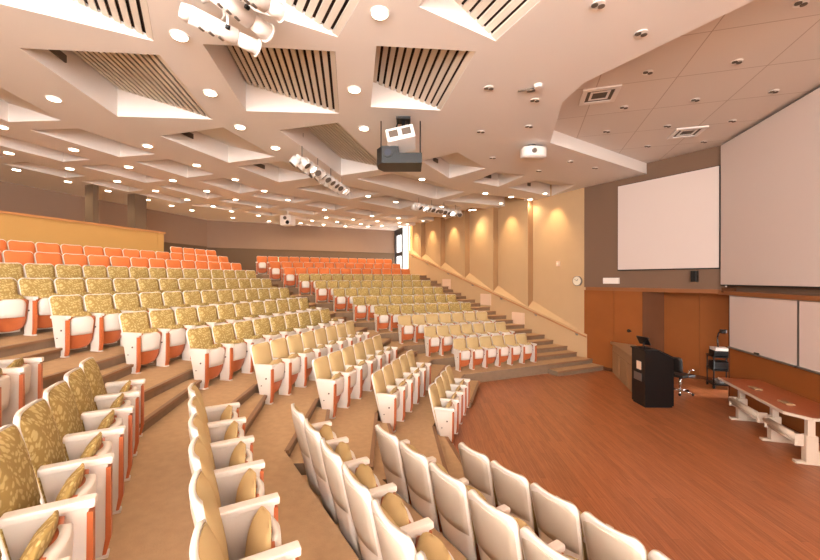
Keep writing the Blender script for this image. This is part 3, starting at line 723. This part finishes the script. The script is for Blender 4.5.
mb = MB(); mb.box((.05, -.06, .36), (.17, .06, .46), None, .015); mb.build('camera_head', 'black', t2)
t2 = thing('cable_coil', 'pale cables coiled on the lower shelf of the cart', 'cable', (4.89, 11.79, .12))
mb = MB()
for q in range(5):
    r = .09+.015*q; mb.tube([(r*math.cos(a), .8*r*math.sin(a), .015+.02*q) for a in [i*math.pi/6 for i in range(13)]], .008, 6)
mb.build('loops', 'grey_metal', t2)

# ---------------------------------------------------------------- ceiling hung equipment
t = thing('ceiling_projector', 'white projector over a black housing hung from the ceiling', 'projector', (-2.14, 6.72, 5.24), .287)
mb = MB(); mb.cyl((.03, .05, .22), (.03, .05, .53), .035, 10); mb.box((-.10, -.08, .50), (.16, .18, .54)); mb.box((-.18, -.02, .30), (.22, .12, .34)); mb.cyl((-.16, .05, .22), (-.06, .05, .52), .015, 6); mb.cyl((.2, .05, .22), (.1, .05, .52), .015, 6); mb.build('pole', 'black_plastic', t)
mtp = Matrix.Rotation(-.22, 4, 'Y') @ Matrix.Rotation(-.12, 4, 'X')
mb = MB(); mb.box((-.24, -.36, -.02), (.26, .2, .22), mtp, .025); mb.build('casing', 'white_metal', t)
for x in (-.19, .04):
    mb = MB(); mb.box((x, -.366, .05), (x+.16, -.35, .17), mtp); mb.build('vent_grille', 'grille', t)
mb = MB(); mb.box((-.2, -.2, .215), (.22, .2, .245), mtp); mb.build('mount_plate', 'black_plastic', t)
t = thing('projector_housing', 'black projector housing hung under the white ceiling projector', 'projector', (-2.16, 6.80, 5.10), .287)
mb = MB(); mb.prism([(-.36, -.28), (.36, -.28), (.36, .3), (-.36, .3), (-.46, .12), (-.46, -.1)], -.20, -.02); mb.prism([(-.36, -.28), (-.06, -.28), (-.06, .3), (-.36, .3), (-.46, .12), (-.46, -.1)], -.02, .10); mb.build('body', 'black', t)
mb = MB(); mb.cyl((-.25, -.285, -.02), (-.25, -.31, -.02), .085, 18); mb.build('lens_barrel', 'black_plastic', t)
mb = MB(); mb.cyl((-.25, -.30, -.02), (-.25, -.318, -.02), .06, 18); mb.build('lens_glass', 'lens', t)
for x in (-.40, .34):
    mb = MB(); mb.cyl((x, .1, -.02), (x, .1, .70), .012, 6); mb.build('hanger', 'black_plastic', t)
t = thing('ceiling_projector', 'small white projector under the smooth ceiling near the tiled field', 'projector', (.22, 8.95, 5.52), .45)
mb = MB(); mb.slab(0, 0, 0, lambda s: .27, [0, .02, .16, .20], lambda u, q: .2*(1-.5*abs(u)**3), lambda u, q: -.2*(1-.5*abs(u)**3), 0); o = mb.build('casing', 'white_metal', t); o.rotation_euler = (0, 0, math.pi/2)
mb = MB(); mb.cyl((0, 0, .18), (0, 0, .28), .05, 10); mb.box((-.16, -.10, .17), (.16, .10, .24)); mb.build('mount', 'black_plastic', t)
mb = MB(); mb.cyl((-.08, -.19, .09), (-.08, -.23, .09), .05, 14); mb.build('lens_barrel', 'grey_metal', t)
t = thing('ceiling_camera', 'white ceiling device with dark bulb in front of the rear wall', 'camera', (-9.83, 14.5, 5.45))
mb = MB(); mb.cyl((0, 0, .1), (0, 0, .35), .03, 8); mb.box((-.26, -.2, -.30), (.26, .2, .14), None, .03); mb.build('housing', 'white_metal', t)
mb = MB(); mb.cyl((.1, -.15, -.14), (.14, -.25, -.2), .075, 14); mb.build('lens_barrel', 'black', t)
mb = MB(); mb.cyl((.0, -.19, .02), (.0, -.23, .0), .08, 14); mb.build('lamp', 'grille', t)
t = thing('smoke_detector', 'small smoke detector and bracket on the smooth ceiling above the stage front', 'detector', (.22, 6.2, ZC))
mb = MB(); mb.cyl((0, 0, -.05), (0, 0, 0), .055, 16, .07); mb.build('base', 'white_metal', t)
mb = MB(); mb.box((-.16, .06, -.04), (-.04, .12, -.01)); mb.box((-.30, .07, -.025), (-.16, .09, -.01)); mb.build('bracket', 'grille', t)
# big white theatre spotlights at the upper left
def theatre_spot(loc, d, L, r, label):
    t = thing('theatre_spotlight', label, 'spotlight', loc, 0, 'theatre spotlights on the near light bar')
    d = Vector(d).normalized()
    mb = MB(); mb.cyl(-d*L*.5, d*L*.18, r, 18); mb.cyl(-d*L*.62, -d*L*.5, r*.75, 18, r); mb.build('body', 'white_metal', t)
    mb = MB(); mb.cyl(d*L*.18, d*L*.5, r*.8, 18, r*.95); mb.cyl(d*L*.5, d*L*.53, r*1.1, 18); mb.build('lens_tube', 'white_metal', t)
    mb = MB(); mb.cyl(d*L*.50, d*L*.535, r*.8, 18); mb.build('lens_glass', 'lens', t)
    u = d.cross(Vector((0, 0, 1))).normalized()
    mb = MB(); mb.tube([u*r*1.15, u*r*1.15+Vector((0, 0, r*1.9)), -u*r*1.15+Vector((0, 0, r*1.9)), -u*r*1.15], .014, 6); mb.cyl((0, 0, r*1.9), (0, 0, r*1.9+.12), .018, 8); mb.build('yoke', 'white_metal', t)
    for s in (-1, 1):
        mb = MB(); mb.cyl(u*s*r*1.2-d*.02, u*s*r*1.2+d*.02, .022, 8); mb.build('knob', 'black', t)
    for q in range(3):
        mb = MB(); mb.box((-.012, -.03, -.012), (.012, .03, .012), Matrix.Translation(-d*L*(.05+.14*q)-Vector((0, 0, r*.98)))); mb.build('slot', 'grille', t)
dd = Vector((.62, .62, -.20))
theatre_spot((-2.98, 3.28, 5.39), (.31, .51, -.06), .66, .085, 'white theatre spotlight at the upper left, lower one of the bright cluster')
theatre_spot((-2.76, 3.25, 5.54), (.14, .52, -.06), .66, .095, 'white theatre spotlight at the upper left, upper one of the bright cluster')
theatre_spot((-2.44, 3.10, 5.50), (.20, .46, .0), .52, .085, 'white theatre spotlight at the top edge, rightmost of the bright cluster')
t = thing('light_bar', 'white ceiling bar carrying the near theatre spotlights', 'lighting bar', (-2.65, 3.2, ZC))
mb = MB(); mb.cyl((-.55, .02, -.09), (.60, -.06, -.09), .022, 10); mb.build('bar', 'white_metal', t)
for x in (-.4, .45):
    mb = MB(); mb.cyl((x, -.02, -.09), (x, -.02, 0), .016, 8); mb.build('drop_rod', 'white_metal', t)
def track(label, a, b, n, z, r=.06, seedv=1):
    rr = random.Random(seedv); a, b = Vector(a), Vector(b); mid = (a+b)/2
    t = thing('track_light', label, 'track light', v3(mid, ZC))
    A, B = v3(a-mid, z-ZC), v3(b-mid, z-ZC)
    mb = MB(); mb.cyl(A, B, .025, 8); mb.build('bar', 'white_metal', t)
    for f in (.08, .36, .64, .92):
        p = A.lerp(B, f); mb = MB(); mb.cyl(p, Vector((p.x, p.y, -.003)), .012, 6); mb.build('drop_rod', 'grey_metal', t)
    dirn = (B-A).normalized(); side = dirn.cross(Vector((0, 0, 1)))
    for q in range(n):
        p = A.lerp(B, (q+.5)/n)+Vector((0, 0, -.13))+side*(.10 if q % 2 else -.10); s = 1 if q % 2 else -1
        aim = (side*s*.6+dirn*rr.uniform(-.5, .5)+Vector((0, 0, -.75))).normalized()
        mb = MB(); mb.cyl(p-aim*.12, p+aim*.06, r, 12, r*1.15); mb.cyl(p-aim*.16, p-aim*.12, r*.5, 10, r); mb.tube([p+Vector((0, 0, .15)), p+side*s*.08+Vector((0, 0, .08)), p+side*s*.08], .01, 6); h = mb.build('lamp_head', 'white_metal', t)
        mb = MB(); mb.cyl(p+aim*.055, p+aim*.07, r*.95, 12); mb.build('lens', 'fixture_glow' if q % 7 == 3 else 'grille', h)
track('long white bar of many small spotlights hanging left of the projector', (-4.72, 7.3), (-5.1, 10.4), 20, 5.52, .085, 3)
track('far bar of small spotlights hanging before the side wall bays', (-3.75, 13.3), (-2.5, 15.4), 22, 5.56, .095, 5)
# small lit sign on the rear wall beside the aisle
mb = MB(); mb.box((-15.24, 16.0, 3.7), (-15.1, 16.5, 3.95)); o = mb.build('exit_sign', 'green_glow'); o.location = (3.2, .6, 0); tag(o, 'small pale green lit sign low beside the rear aisle', 'sign')
